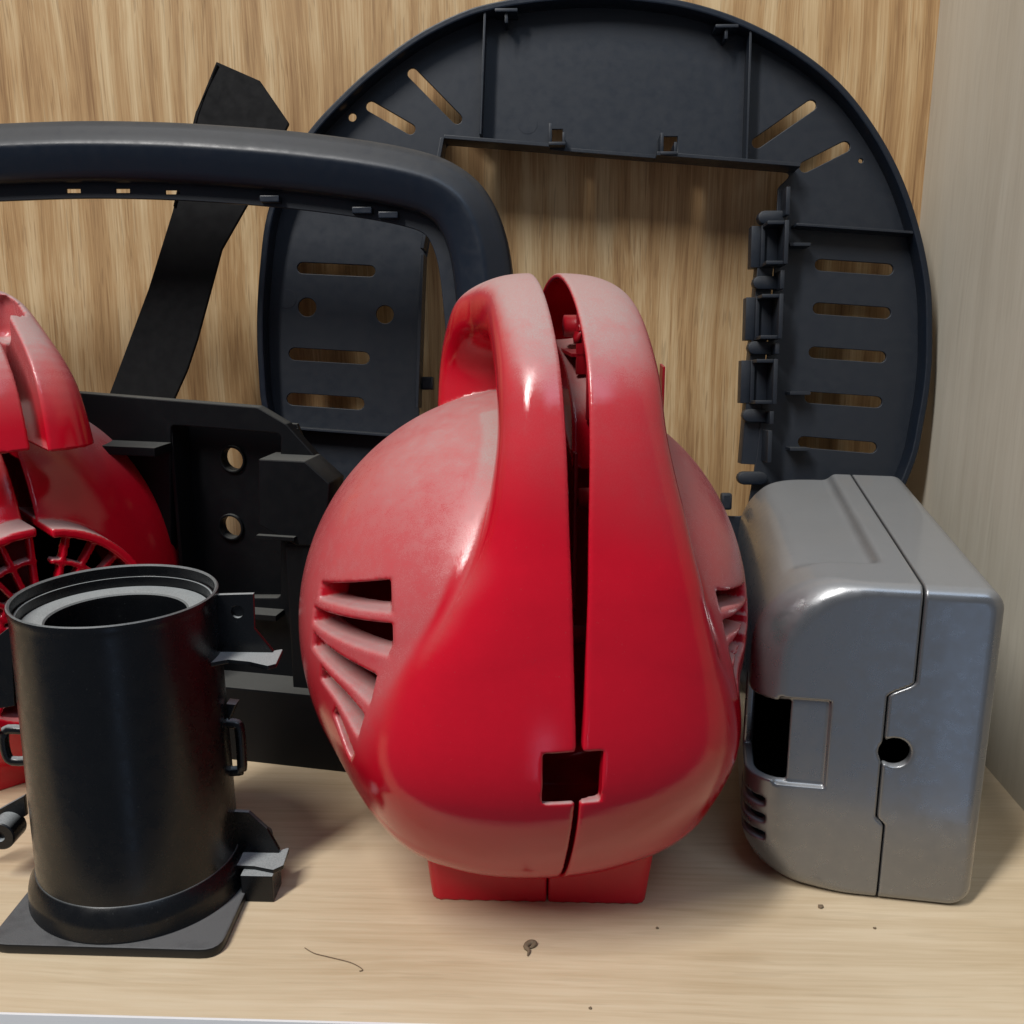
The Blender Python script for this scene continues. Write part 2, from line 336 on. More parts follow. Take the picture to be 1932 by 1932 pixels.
# RP.n = a x b = towards -Y
def build_ring():
    T = thing('oval_frame', 'large dark oval plastic frame with slotted border, leaning upright against the wooden back wall', 'frame', (2.5, 64.3, 0))
    top = [(1716, 900), (1745, 790), (1758, 700), (1760, 620), (1757, 540), (1738, 440), (1703, 335), (1652, 240), (1585, 155), (1500, 88), (1402, 36), (1300, 3), (1200, -12), (1110, -16), (1020, -10),
           (935, 3), (870, 22), (785, 65), (700, 128), (640, 183), (585, 243), (535, 320), (503, 405), (490, 500), (484, 600), (487, 700), (500, 800)]
    P = RP.pts(top)
    low = [(-16.3, 8.5), (-12.5, 3.2), (-6, .6), (2, .05), (10, .4), (15.9, 3.0), (19.9, 7.6)]
    P = P + low
    out = [tuple(p) for p in catmull(P, 5, True)]
    out = out[::-1]  # orientation irrelevant for fill
    O = np.array(out); cen = O.mean(0)
    def inset(d):
        n = len(O); R = []
        for i in range(n):
            t = O[(i+1) % n]-O[i-1]; t /= np.linalg.norm(t); m = np.array([-t[1], t[0]])
            if (cen-O[i])@m < 0: m = -m
            R.append(tuple(O[i]+m*d))
        return R
    iTL, iTR = RP.uv(838, 262), RP.uv(1508, 316)
    iR = RP.pts([(1478, 345), (1468, 560), (1437, 860)])
    iBR = (13.1, 11.6); iBL = (-8.6, 12.2)
    opening = [iTL, iTR, iR[0], iR[1], iR[2], iBR, iBL, RP.uv(785, 760), RP.uv(800, 480)]
    opening = rounded(opening, [.3, .3, .4, 0, 0, .6, .6, 0, .8])
    S_ = []
    def sl(a, b, r): S_.append(slot(RP.uv(*a), RP.uv(*b), r))
    for k, (a, b) in enumerate([((1560, 494), (1690, 503)), ((1556, 578), (1685, 587)), ((1548, 663), (1676, 672)), ((1540, 750), (1668, 759)), ((1527, 836), (1658, 847))]): sl(a, b, .36)
    sl((1438, 258), (1542, 186), .34); sl((1530, 305), (1607, 266), .34)
    sl((772, 124), (858, 212), .33); sl((692, 188), (768, 232), .33)
    sl((560, 500), (690, 506), .36); sl((545, 666), (678, 674), .40); sl((541, 753), (668, 762), .40)
    S_.append(circ(RP.uv(656, 209), .26)); S_.append(circ(RP.uv(1638, 293), .14)); S_.append(circ(RP.uv(569, 576), .60)); S_.append(circ(RP.uv(719, 590), .58))
    S_.append(rect(*RP.uv(1040, 256), *RP.uv(1062, 232))); S_.append(rect(*RP.uv(1256, 278), *RP.uv(1284, 246)))
    link('face_plate', plate(inset(.3), [opening]+S_, -1.75, -1.50, RP, .04), M_navyin, T)
    link('outer_rim', plate(out, [inset(.42)], -1.9, 0, RP, .1), M_navy, T)
    # wall round the opening
    op = np.array(opening); oc = op.mean(0)
    def grow(d): 
        R = []
        for p in op:
            v = p-oc; R.append((p[0]+np.sign(v[0])*d*min(1, abs(v[0])/4), p[1]+np.sign(v[1])*d*min(1, abs(v[1])/4)))
        return R
    y_top = iTL[1]
    # top lip: straight flange from corner to corner, and a low left lip
    a, b = np.array(iTL), np.array(iTR)
    def strip(a, b, wd, d0, d1, name='lip', mat=M_navyin):
        a = np.array(a, float); b = np.array(b, float); t = (b-a)/np.linalg.norm(b-a); m = np.array([-t[1], t[0]])*wd
        return link(name, plate([tuple(a), tuple(b), tuple(b+m), tuple(a+m)], [], d0, d1, RP, .03), mat, T)
    c1, c2 = a+(b-a)*.30, a+(b-a)*.60
    strip(a, c1, .22, -1.6, .15, 'opening_lip'); strip(c2, b, .22, -1.6, .25, 'opening_lip')
    strip(c1+np.array([0, -.05]), c2+np.array([0, -.05]), .22, -1.6, -.45, 'opening_lip')
    strip(RP.uv(790, 770), RP.uv(800, 480), .22, -1.6, .2, 'opening_lip')
    strip(RP.uv(800, 470), RP.uv(838, 262), .22, -1.6, .2, 'opening_lip')
    # clips on the lip
    for (x, y) in [(1052, 262), (1262, 280)]:
        u, v = RP.uv(x, y)
        link('clip', join([box(u-.55, u-.35, v-.4, v+.9, -1.5, .2, RP, .04), box(u-.55, u+.5, v-.45, v-.25, -1.5, .35, RP, .04), box(u+.3, u+.48, v-.4, v+.35, -1.5, .2, RP, .04)]), M_navyin, T)
    # small hooks hanging under the outer rim
    for (x, y) in [(955, 12), (1372, 42)]:
        u, v = RP.uv(x, y)
        link('hook', join([box(u-.7, u+.7, v-.3, v-.1, -1.5, .0, RP, .04), box(u-.1, u+.1, v-.9, v-.3, -1.5, -.2, RP, .04)]), M_navyin, T)
    # ribs
    strip(RP.uv(908, 252), RP.uv(917, 12), .14, -1.6, -.15, 'rib'); strip(RP.uv(1412, 300), RP.uv(1420, 50), .14, -1.6, -.15, 'rib')
    strip(RP.uv(1503, 425), RP.uv(1733, 441), .16, -1.6, -.1, 'rib'); strip(RP.uv(497, 806), RP.uv(782, 828), .16, -1.6, -.1, 'rib')
    # toothed wall along the right side of the opening
    def X(y): return 1478 + (y-345)*(1437-1478)/(860-345)
    ys = [345, 455, 560, 650, 760, 870, 925]
    tabs = [((352, 405), .9), ((418, 500), 1.5), ((510, 545), 1.0), ((556, 640), 1.6), ((648, 668), 1.1), ((678, 762), 1.5), ((776, 800), 1.1), ((812, 872), 1.3)]
    for (y0, y1), dd in tabs:
        u0, v0 = RP.uv(X(y0)+12, y0); u1, v1 = RP.uv(X(y1)+12, y1)
        # tooth plate standing out towards the viewer with a window frame outline
        m = [box(min(u0, u1)-.1, min(u0, u1)+.16, v1, v0, -1.6, dd-.9, RP, .04)]
        if y1-y0 > 60:
            m += [box(min(u0, u1)-1.15, min(u0, u1)-.05, v1, v1+.22, -1.9, dd-1.1, RP, .04), box(min(u0, u1)-1.15, min(u0, u1)-.05, v0-.22, v0, -1.9, dd-1.1, RP, .04),
                  box(min(u0, u1)-1.2, min(u0, u1)-.95, v1, v0, -1.9, -1.1, RP, .04), box(min(u0, u1)-1.1, min(u0, u1)+.1, v1+.1, v0-.1, -1.75, -1.45, RP, .03),
                  box(min(u0, u1)-1.75, min(u0, u1)-1.1, v1+.02, v0-.02, -2.6, -1.5, RP, .05)]
        link('tooth', join(m), M_navyin, T)
    strip(RP.uv(X(870), 880), RP.uv(X(420)+4, 420), 1.0, -2.9, -1.55, 'opening_wall')
    for y in (405, 530, 655, 785, 905):
        u, v = RP.uv(X(y)-8, y)
        pl = Plane(RP.at(u, v, 0), (1, 0, 0), (0, .13, 1))
        link('hinge_stub', join([plate(slot((-.55, 0), (.55, 0), .42), [], -1.7, -.9, pl, .1)]), M_navyin, T)
    u0, v0 = RP.uv(1440, 545)
    for y in (460, 742, 848):
        u, v = RP.uv(1510, y); link('tab', box(u-.6, u+.7, v-.1, v+.1, -1.6, -.2, RP, .03), M_navyin, T)
    for (x, y) in [(1376, 948)]:
        u, v = RP.uv(x, y); link('tab', box(u-.35, u+.35, v-.6, v+.5, -1.6, -.9, RP, .15), M_navyin, T)
    u, v = RP.uv(802, 722); link('tab', box(u-.4, u+.4, v-.45, v+.4, -1.9, -1.0, RP, .12), M_navyin, T)
    for (x, y) in [(722, 150), (995, 222), (530, 560)]:      # round moulding marks on the plate
        u, v = RP.uv(x, y); link('moulding_mark', plate(circ((u, v), .62), [], -1.505, -1.485, RP, .004), M_navyin, T)
build_ring()

# ------------------------------------------------------------------ flat strap behind the arched frame
SP = Plane((-22, 60.2, 0), (1, 0, 0), (0, .19, 1))
def build_strap():
    T = thing('black_strap', 'flat matt black blade-shaped strip leaning on the wood behind the arched frame', 'plastic strip', (-24, 60.2, 0))
    P = SP.pts([(408, 116), (490, 152), (545, 232), (478, 365), (418, 470), (372, 640), (352, 700), (325, 760), (200, 760), (280, 545), (325, 400), (368, 215)])
    P = P[:8] + [(-20.5, 0.1), (-26.5, 0.1)] + P[8:]
    link('blade', plate(rounded(P, [.05, .05, .2, .5, .6, .3, .6, .3, .3, .3, .3, .3, .3, .3]), [], -.3, 0, SP, .05), M_strap, T)
    a, b = SP.uv(372, 200), SP.uv(330, 400)
    link('edge_fold', tube([SP.at(*SP.uv(411, 124), .03), SP.at(*SP.uv(372, 214), .03), SP.at(*SP.uv(330, 390), .03)], .1, 8), M_strap, T)
build_strap()

# ------------------------------------------------------------------ arched frame in front of it
FP = Plane((-15, 55.6, 0), (1, 0, 0), (0, .125, 1))
def build_arch():
    T = thing('arched_frame', 'dark blue-black arched plastic bezel with rounded corner, its top bar crossing the left half', 'frame', (-18, 55.6, 0))
    px = [(-560, 620), (-556, 480), (-548, 400), (-520, 330), (-470, 285), (-400, 262), (-280, 248), (-150, 239), (0, 232), (150, 227), (300, 229), (430, 236), (560, 247), (700, 265), (795, 284), (855, 306),
          (903, 342), (934, 388), (954, 440), (966, 500), (976, 600), (984, 700), (990, 850)]
    P = FP.pts(px)
    P = [(P[0][0]-.3, .3), (P[0][0]-.2, 10)] + P + [(P[-1][0]+.1, 8), (P[-1][0]+.1, .3)]
    C = np.array(catmull(P, 6))
    # resample evenly
    L = np.r_[0, np.cumsum(np.linalg.norm(np.diff(C, axis=0), axis=1))]; n = 260
    s = np.linspace(0, L[-1], n); C = np.stack([np.interp(s, L, C[:, 0]), np.interp(s, L, C[:, 1])], 1)
    tg = np.gradient(C, axis=0); tg /= np.linalg.norm(tg, axis=1)[:, None]; nm = np.stack([tg[:, 1], -tg[:, 0]], 1)   # to the right of travel = inward
    for _ in range(14): nm[1:-1] = (nm[:-2]+nm[1:-1]*2+nm[2:])/4
    nm /= np.linalg.norm(nm, axis=1)[:, None]
    def sweep(prof, name, mat):
        V = []; Fc = []; m = len(prof)
        for i in range(n):
            for q, d in prof:
                u, v = C[i]+nm[i]*q; V.append(FP.at(u, v, d))
        for i in range(n-1):
            for k in range(m): k2 = (k+1) % m; Fc.append((i*m+k, i*m+k2, (i+1)*m+k2, (i+1)*m+k))
        Fc += [tuple(range(m))[::-1], tuple((n-1)*m+k for k in range(m))]
        me = mesh(name, V, Fc); bm = bmesh.new(); bm.from_mesh(me); bmesh.ops.recalc_face_normals(bm, faces=bm.faces); bm.to_mesh(me); bm.free()
        return link(name, sharp(me, 40), mat, T)
    outer = [(0.02, -1.6), (0, -.3), (.06, .1), (.2, .42), (.5, .58), (.9, .86), (1.25, 1.07), (1.42, 1.16), (1.55, 1.19), (1.7, 1.17), (2.2, 1.0), (2.8, .75), (3.15, .57), (3.28, .42), (3.34, .22), (3.36, -.1)]
    inner = [(3.16, -.12), (3.12, .15), (2.9, .42), (1.8, .95), (1.4, .92), (.6, .5), (.25, .1), (.22, -1.6)]
    sweep(outer+inner, 'moulded_band', M_navy)
    # inner flange: strip set back, with small notches
    def flange(i0, i1, q0, q1, d0, d1, name='inner_flange', mat=M_navy):
        A = [tuple(C[i]+nm[i]*q0) for i in range(i0, i1+1)]; B = [tuple(C[i]+nm[i]*q1) for i in range(i0, i1+1)][::-1]
        return A, B
    def at_px(x, y):
        u, v = FP.uv(x, y); return int(np.argmin(((C-(u, v))**2).sum(1)))
    A, B = flange(8, n-9, 3.0, 4.15, 0, 0)
    holes = []
    for x in (118, 215, 317):
        i = at_px(x, 228); c = C[i]+nm[i]*3.72; holes.append(rect(c[0]-.42, c[1]-.12, c[0]+.42, c[1]+.12))
    link('inner_flange', plate(A+B, holes, -.75, -.5, FP, .03), M_navyin, T)
    for x, y in [(520, 243), (700, 265), (760, 275)]:
        i = at_px(x, y); c = C[i]+nm[i]*3.8; link('catch', box(c[0]-.55, c[0]+.55, c[1]-.2, c[1]+.16, -.6, .15, FP, .06), M_navy, T)
    link('foot_bar', box(C[0][0], C[-1][0], .05, 3.4, -1.2, .4, FP, .2), M_navy, T)
build_arch()

# ------------------------------------------------------------------ black bracket box behind the tube
yb = rad(-10.4)
ax = (math.cos(yb), math.sin(yb), 0)
BP = Plane((-11.1, 51.66, 0), ax, (0, 0, 1))              # front face of the plinth
def shiftp(pl, d): return Plane(pl.o - pl.n*d, pl.a, pl.b)
def build_bracket():
    T = thing('mounting_box', 'black moulded mounting box with two round holes and stepped ledges, behind the tube', 'plastic housing', (-19, 54, 0))
    link('plinth', box(-24, 0, 0, 4.5, -6, 0, BP, .12), M_box9, T)
    Q = shiftp(BP, 2.2)
    o = Q.pts([(60, 735), (160, 742), (486, 768), (540, 800), (585, 850), (640, 915), (640, 1290)]); o += [(o[0][0], o[-1][1])]
    rec = Q.pts([(322, 802), (529, 818), (529, 862), (529, 1128), (322, 1128)])
    rec = [rec[0], rec[1], rec[3], rec[4]]
    link('front_wall', plate(rounded(o, [0, 0, .5, .4, .2, .2, 0, 0]), [rounded(rec, .3)], -.7, 0, Q, .07), M_box9, T)
    R = shiftp(Q, 1.8)
    h = [circ(R.uv(440, 866), .66), circ(R.uv(437, 994), .64)]
    oo = [R.uv(60, 760), R.uv(560, 800), R.uv(600, 900), R.uv(600, 1290), R.uv(60, 1290)]
    link('back_wall', plate(oo, h, -.3, 0, R, .05), M_box9, T)
    for hh, (x, y) in zip(h, [(440, 866), (437, 994)]):
        c = R.uv(x, y); link('hole_collar', plate(circ(c, .80), [circ(c, .66)], -.6, .18, R, .05), M_box9, T)
    # walls of the recess
    for (x0, y0, x1, y1) in [(318, 800, 318, 1130), (533, 818, 533, 1130)]:
        a = Q.uv(x0, y0); b = Q.uv(x1, y1); link('recess_wall', box(a[0]-.1, a[0]+.12, b[1], a[1], -1.8, -.1, Q, .03), M_box9, T)
    a = Q.uv(322, 1133); b = Q.uv(529, 1133)
    link('ledge', box(a[0]-1.2, b[0]+.2, a[1]-.35, a[1], -1.7, 1.1, Q, .06), M_box9, T)
    a = Q.uv(205, 830); b = Q.uv(322, 830)
    link('ledge', box(a[0], b[0], a[1]-.5, a[1], -.5, 1.7, Q, .06), M_box9, T)
    # projecting block, chamfered on its right
    K = shiftp(BP, .6)
    kb = K.pts([(487, 866), (575, 870), (622, 912), (612, 1030), (560, 1030), (487, 990)])
    link('block', plate(rounded(kb, .12), [], -2.1, 0, K, .08), M_box9, T)
    a = K.uv(487, 985); b = K.uv(560, 1015); link('block_step', box(a[0], b[0], b[1]-.1, b[1]+.12, 0, .35, K, .04), M_box9, T)
    a = K.uv(535, 1035); b = K.uv(600, 1290)
    link('column', box(a[0], a[0]+2.0, 4.3, a[1]+.2, -1.9, -.2, K, .1), M_box9, T)
build_bracket()

# ------------------------------------------------------------------ the red blower housings (signed-distance shells)
def path_d(y, z, path):
    """distance to a polyline in the YZ plane and interpolated half width / radius"""
    best = None
    for (a, b) in zip(path[:-1], path[1:]):
        ay, az, aw, ar = a; by, bz, bw, br = b
        dy, dz = by-ay, bz-az; t = np.clip(((y-ay)*dy+(z-az)*dz)/(dy*dy+dz*dz), 0, 1)
        d = np.sqrt((y-ay-t*dy)**2+(z-az-t*dz)**2); ww = aw+t*(bw-aw); rr = ar+t*(br-ar)
        if best is None: best = [d, ww, rr]
        else:
            m = d < best[0]; best = [np.where(m, d, best[0]), np.where(m, ww, best[1]), np.where(m, rr, best[2])]
    return best
class PathField:
    def __init__(s, path, y0, y1, z0, z1, h=.05):
        s.y0, s.z0, s.h = y0, z0, h
        Y, Z = np.meshgrid(np.arange(y0, y1, h), np.arange(z0, z1, h), indexing='ij'); T = path_d(Y, Z, path); s.T = []
        for A in T:
            for _ in range(3):
                for ax in (0, 1): A = (np.roll(A, 1, ax)+2*A+np.roll(A, -1, ax))/4
            s.T.append(A.astype(np.float32))
    def __call__(s, y, z):
        n, m = s.T[0].shape
        a = np.clip((y-s.y0)/s.h, 0, n-1.001); b = np.clip((z-s.z0)/s.h, 0, m-1.001); a, b = np.broadcast_arrays(a, b)
        i, j = a.astype(np.int32), b.astype(np.int32); fa, fb = a-i, b-j
        return [(A[i, j]*(1-fa)+A[i+1, j]*fa)*(1-fb)+(A[i, j+1]*(1-fa)+A[i+1, j+1]*fa)*fb for A in s.T]
def dense(path, per=5): return [tuple(p) for p in catmull(path, per)]
HANDLE = dense([(9.0, 18.0, 3.5, 1.5), (9.6, 21.3, 3.4, 1.5), (9.3, 23.6, 3.2, 1.45), (7.4, 25.3, 2.9, 1.5), (4.6, 25.75, 2.75, 1.55), (1.6, 25.0, 2.75, 1.6), (-.9, 23.3, 2.8, 1.65), (-2.1, 21, 3.0, 1.7),
                (-2.9, 17.5, 3.9, 1.8), (-3.3, 15.2, 4.8, 2.0), (-3.5, 12.2, 5.9, 2.2), (-3.0, 9, 6.2, 2.4), (-1.4, 6, 5.6, 2.4)], 10)
HF = PathField(HANDLE, -8.5, 18.5, -1, 29)
BC = (5.7, 11.5)
def handle_d(x, y, z):
    d, ww, rr = HF(y, z)
    hi_ = sstep(13, 19, z)*sstep(7.5, 2.5, y)
    ww = np.where(x < 0, ww*(1-.20*hi_)*(1+.14*sstep(5.5, 8, y)), ww*(1+.13*hi_))
    p = 2.5
    q = ((np.abs(x)/ww)**p+(d/rr)**p)**(1/p)
    return (q-1)*rr*np.where(np.abs(x) > ww*.6, 1.0, 1.0)
def body_d(x, y, z):
    rz = np.where(z > BC[1], 10.7, 11.2)
    q = np.sqrt((x/np.where(x > 0, 9.65, 10.7))**2+((y-BC[0])/11.2)**2+((z-BC[1])/rz)**2)
    return (q-1)*10.8*q/np.maximum(q, .3)
VC = []  # vent slots in (y,z), filled in below
def solid(x, y, z):
    k = .10+3.0*sstep(16.5, 8.0, z)**1.6
    return smin(body_d(x, y, z), handle_d(x, y, z), k)
def foot_d(x, y, z, yaw):
    c, s = math.cos(yaw), math.sin(yaw); fx, fy = x*c-y*s, x*s+y*c
    fx = fx+.42
    hw = 4.8+.12*z
    return sbox(fx/hw*4.6, fy, z, (0, 5.2, .6), (4.6, 5.2, 2.75), .5)
def outer_d(x, y, z, yaw):
    return smin(solid(x, y, z), np.maximum(foot_d(x, y, z, yaw), -z), .12)
# vents: wedge slots on the flank, radiating.  (start outer, end inner, half height outer/inner) given in local polar terms on the flank
def vent_d(x, y, z):
    """union of wedge slots cut along the flank direction; u along the slot, v across"""
    out = None
    for (p0, p1, h0, h1) in VC:
        # planar coordinates: s = arc-ish coordinate round the flank, z = height
        s_ = np.arctan2(y-BC[0], -np.abs(x))        # angle round the vertical axis; front = -pi/2, side = pi
        s_ = np.where(s_ > 0, s_-2*math.pi, s_)     # -pi side, -pi/2 front
        u = (s_+math.pi)*10.8 - np.where(x > 0, 4.5, 0)                        # 0 at the flank, grows to the front
        p0 = (p0[0]-.3*(p1[0]-p0[0])/3, p0[1]-.3*(p1[1]-p0[1])/3); du, dv = p1[0]-p0[0], p1[1]-p0[1]; L = math.hypot(du, dv)
        t = ((u-p0[0])*du+(z-p0[1])*dv)/L; n = (-(u-p0[0])*dv+(z-p0[1])*du)/L
        hh = h0+(h1-h0)*np.clip(t/L, 0, 1)
        d = np.maximum(np.abs(n)-hh, np.maximum(-t-np.where(x > 0, 3.2, 0), t-L))
        out = d if out is None else np.minimum(out, d)
    return out
def tangent_u(px, py, X0=-.1, Y0=40.2, yaw=rad(9.5)):
    """pixel of the photograph -> (u,z) on the blower flank, used once to read the vent layout"""
    d = ray(px, py); c, s = math.cos(-yaw), math.sin(-yaw)
    o = EYE-np.array([X0, Y0, 0]); o2 = np.array([o[0]*c-o[1]*s, o[0]*s+o[1]*c, o[2]]); d2 = np.array([d[0]*c-d[1]*s, d[0]*s+d[1]*c, d[2]])
    A = np.array([1/10.4, 1/11.2, 1/11.2]); cc = np.array([0, BC[0], BC[1]])
    a = ((d2*A)**2).sum(); b = ((o2-cc)*A*d2*A).sum(); e = (((o2-cc)*A)**2).sum()-1
    q = b*b-a*e
    t = (-b-math.sqrt(max(q, 0)))/a; p = o2+t*d2
    s_ = math.atan2(p[1]-BC[0], -abs(p[0])); s_ = s_-2*math.pi if s_ > 0 else s_
    return ((s_+math.pi)*10.8, p[2])
for o0, o1, a, b in [((612, 1115), (756, 1124), .30, .62), ((600, 1164), (738, 1208), .30, .60), ((598, 1214), (702, 1296), .30, .55), ((612, 1276), (690, 1358), .28, .48), ((636, 1346), (680, 1412), .24, .36)]:
    VC.append((tangent_u(*o0), tangent_u(*o1), a, b))
print('vents', [(tuple(round(k, 2) for k in v[0]), tuple(round(k, 2) for k in v[1])) for v in VC])
vcu = np.mean([(v[0][0]+v[1][0])/2 for v in VC]); vcz = np.mean([(v[0][1]+v[1][1])/2 for v in VC])

def rotz(P, a): c, s = math.cos(a), math.sin(a); return np.stack([P[:, 0]*c-P[:, 1]*s, P[:, 0]*s+P[:, 1]*c, P[:, 2]], 1)
def roty(P, a, z0): c, s = math.cos(a), math.sin(a); z = P[:, 2]-z0; return np.stack([P[:, 0]*c+z*s, P[:, 1], -P[:, 0]*s+z*c+z0], 1)

def half_shell(side, yaw, h):
    def f(x, y, z):
        o = outer_d(x, y, z, yaw)
        s_ = np.arctan2(y-BC[0], -np.abs(x)); s_ = np.where(s_ > 0, s_-2*math.pi, s_); u = (s_+math.pi)*10.8 - np.where(x > 0, 4.5, 0)
        near = sstep(6.5, 4.0, np.hypot(np.where(x > 0, np.maximum(u, vcu), u)-vcu, (z-vcz)*.9))
        onbody = sstep(-.8, .6, handle_d(x, y, z))
        th = .24+1.1*near*onbody
        inn = np.maximum(outer_d(x, y, z, yaw)+th, .25-z)
        inn = np.maximum(inn, -.25 - 0*z)
        d = smax(o, -inn, .08)
        v = np.maximum(vent_d(x, y, z), np.maximum(np.where(x > 0, 3.4, 6.5)-np.abs(x)-0*z, y-9.5))
        v = np.maximum(v, .5-handle_d(x, y, z))
        d = smax(d, -v, .16)
        d = np.maximum(d, -sbox(x, y, z, (-.22, -5.5, 9.4), (1.06, 3, 1.06), .08))
        d = smax(d, side*-1*x+.03 if side > 0 else x+.03, .14)
        return np.maximum(d, -z)
    lo = (-11.2, -7.2, -.3) if side < 0 else (-.4, -7.2, -.3); hi = (.4, 17.5, 27.8) if side < 0 else (11.2, 17.5, 27.8)
    return nets(f, lo, hi, h)

def dust_of(P, n_world, L):
    """settled dust: heavy on the dome and on top of the handle, wiped off the glossy front"""
    x, y, z = L.T
    hd = handle_d(x, y, z); T_ = np.interp(z, [6, 9, 12.6, 15.5, 17.5, 21, 24], [9.5, 7.2, 5.9, 4.75, 3.9, 2.6, 2.4])*np.where(x < 0, 1, 1.08)
    soft = .12+1.8*sstep(15, 9, z)
    dome = sstep(.05, .25+.5*sstep(14, 9, z), hd)*sstep(T_-.2, T_+soft, np.abs(x)+np.where(y > 3, 9, 0))
    nz = n_world[:, 2]
    out = np.abs(outer_d(x, y, z, rad(9.5))) < .12
    d_dome = sstep(-.30, .35, nz)*sstep(5.8, 8.5, z + .35*np.abs(x)*0+ (np.abs(x)-5)*.35)
    d_h = .95*sstep(.35, .95, nz)+.13*sstep(17.5, 21.5, z+.35*x)*sstep(-.1, .4, nz)
    d = dome*d_dome*.32*(1+1.2*sstep(.45, 1, nz))+(1-dome)*d_h
    d = np.where(out, d, .75*sstep(.35, .8, nz)*sstep(3, 8, z))
    return np.clip(d, 0, 1.15)

def build_blower():
    T = thing('red_blower_housing', 'glossy red dusty blower housing with looped handle and side vents, standing mid shelf', 'blower', (-.1, 40.2, 0), 'red blower housings')
    for side, yaw, roll, dx in ((-1, rad(9.6), rad(-.3), .22), (1, rad(10.0), rad(2.8), .22)):
        P, Q = half_shell(side, yaw, .115)
        W_ = P.copy(); W_ = rotz(W_, yaw); W_[:, 0] += dx + math.tan(roll)*np.maximum(0, W_[:, 2]-9.0)*sstep(8.5, 12, W_[:, 2]) + (.07*sstep(0, 6, W_[:, 2]) if side > 0 else 0)
        W_[:, 2] = np.maximum(W_[:, 2], .0)
        W_ += np.array([-.1, 40.2, .01])
        me = npmesh('half_shell', W_, Q)
        attr(me, 'dust', dust_of(W_, vnorm(me), P))
        link('half_shell', me, M_red, T, label='left half shell with the rear handle leg showing' if side < 0 else 'right half shell with its ribbed inside showing')
    # ribs and screw bosses seen inside the right half of the handle
    def LW(x, y, z): return (rotz(np.array([[x, y, z]], float), rad(10.0))+np.array([.25+math.tan(rad(2.8))*max(0, z-9), 40.2, 0]))[0]
    pl = Plane(LW(0, 0, 0), LW(1, 0, 0)-LW(0, 0, 0), LW(0, 1, 0)-LW(0, 0, 0))
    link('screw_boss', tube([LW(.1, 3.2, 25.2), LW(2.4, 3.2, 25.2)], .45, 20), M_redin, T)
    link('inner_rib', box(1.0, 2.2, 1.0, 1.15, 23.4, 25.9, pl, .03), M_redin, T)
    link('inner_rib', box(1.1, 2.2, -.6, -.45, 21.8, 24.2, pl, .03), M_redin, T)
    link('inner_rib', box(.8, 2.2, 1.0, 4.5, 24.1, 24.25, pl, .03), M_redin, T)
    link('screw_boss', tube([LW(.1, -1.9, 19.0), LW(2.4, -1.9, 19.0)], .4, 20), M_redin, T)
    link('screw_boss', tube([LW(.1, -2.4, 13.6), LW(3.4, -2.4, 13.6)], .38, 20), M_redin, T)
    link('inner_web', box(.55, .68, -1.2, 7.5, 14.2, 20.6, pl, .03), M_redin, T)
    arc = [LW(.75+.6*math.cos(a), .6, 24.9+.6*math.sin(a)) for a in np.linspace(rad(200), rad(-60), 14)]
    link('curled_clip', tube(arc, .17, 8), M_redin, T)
    # thin upright fin behind the right half
    p = Plane((4.6, 50, 0), (0, -1, 0), (0, 0, 1))
    a = (EYE+ray(1251, 690)*(50/ray(1251, 690)[1])); b = (EYE+ray(1250, 745)*(50/ray(1250, 745)[1]))
    link('thin_fin', box(a[0]-.06, a[0]+.06, 49.5, 51.0, b[2]-3, a[2], WORLD, .03), M_redin, T)
build_blower()

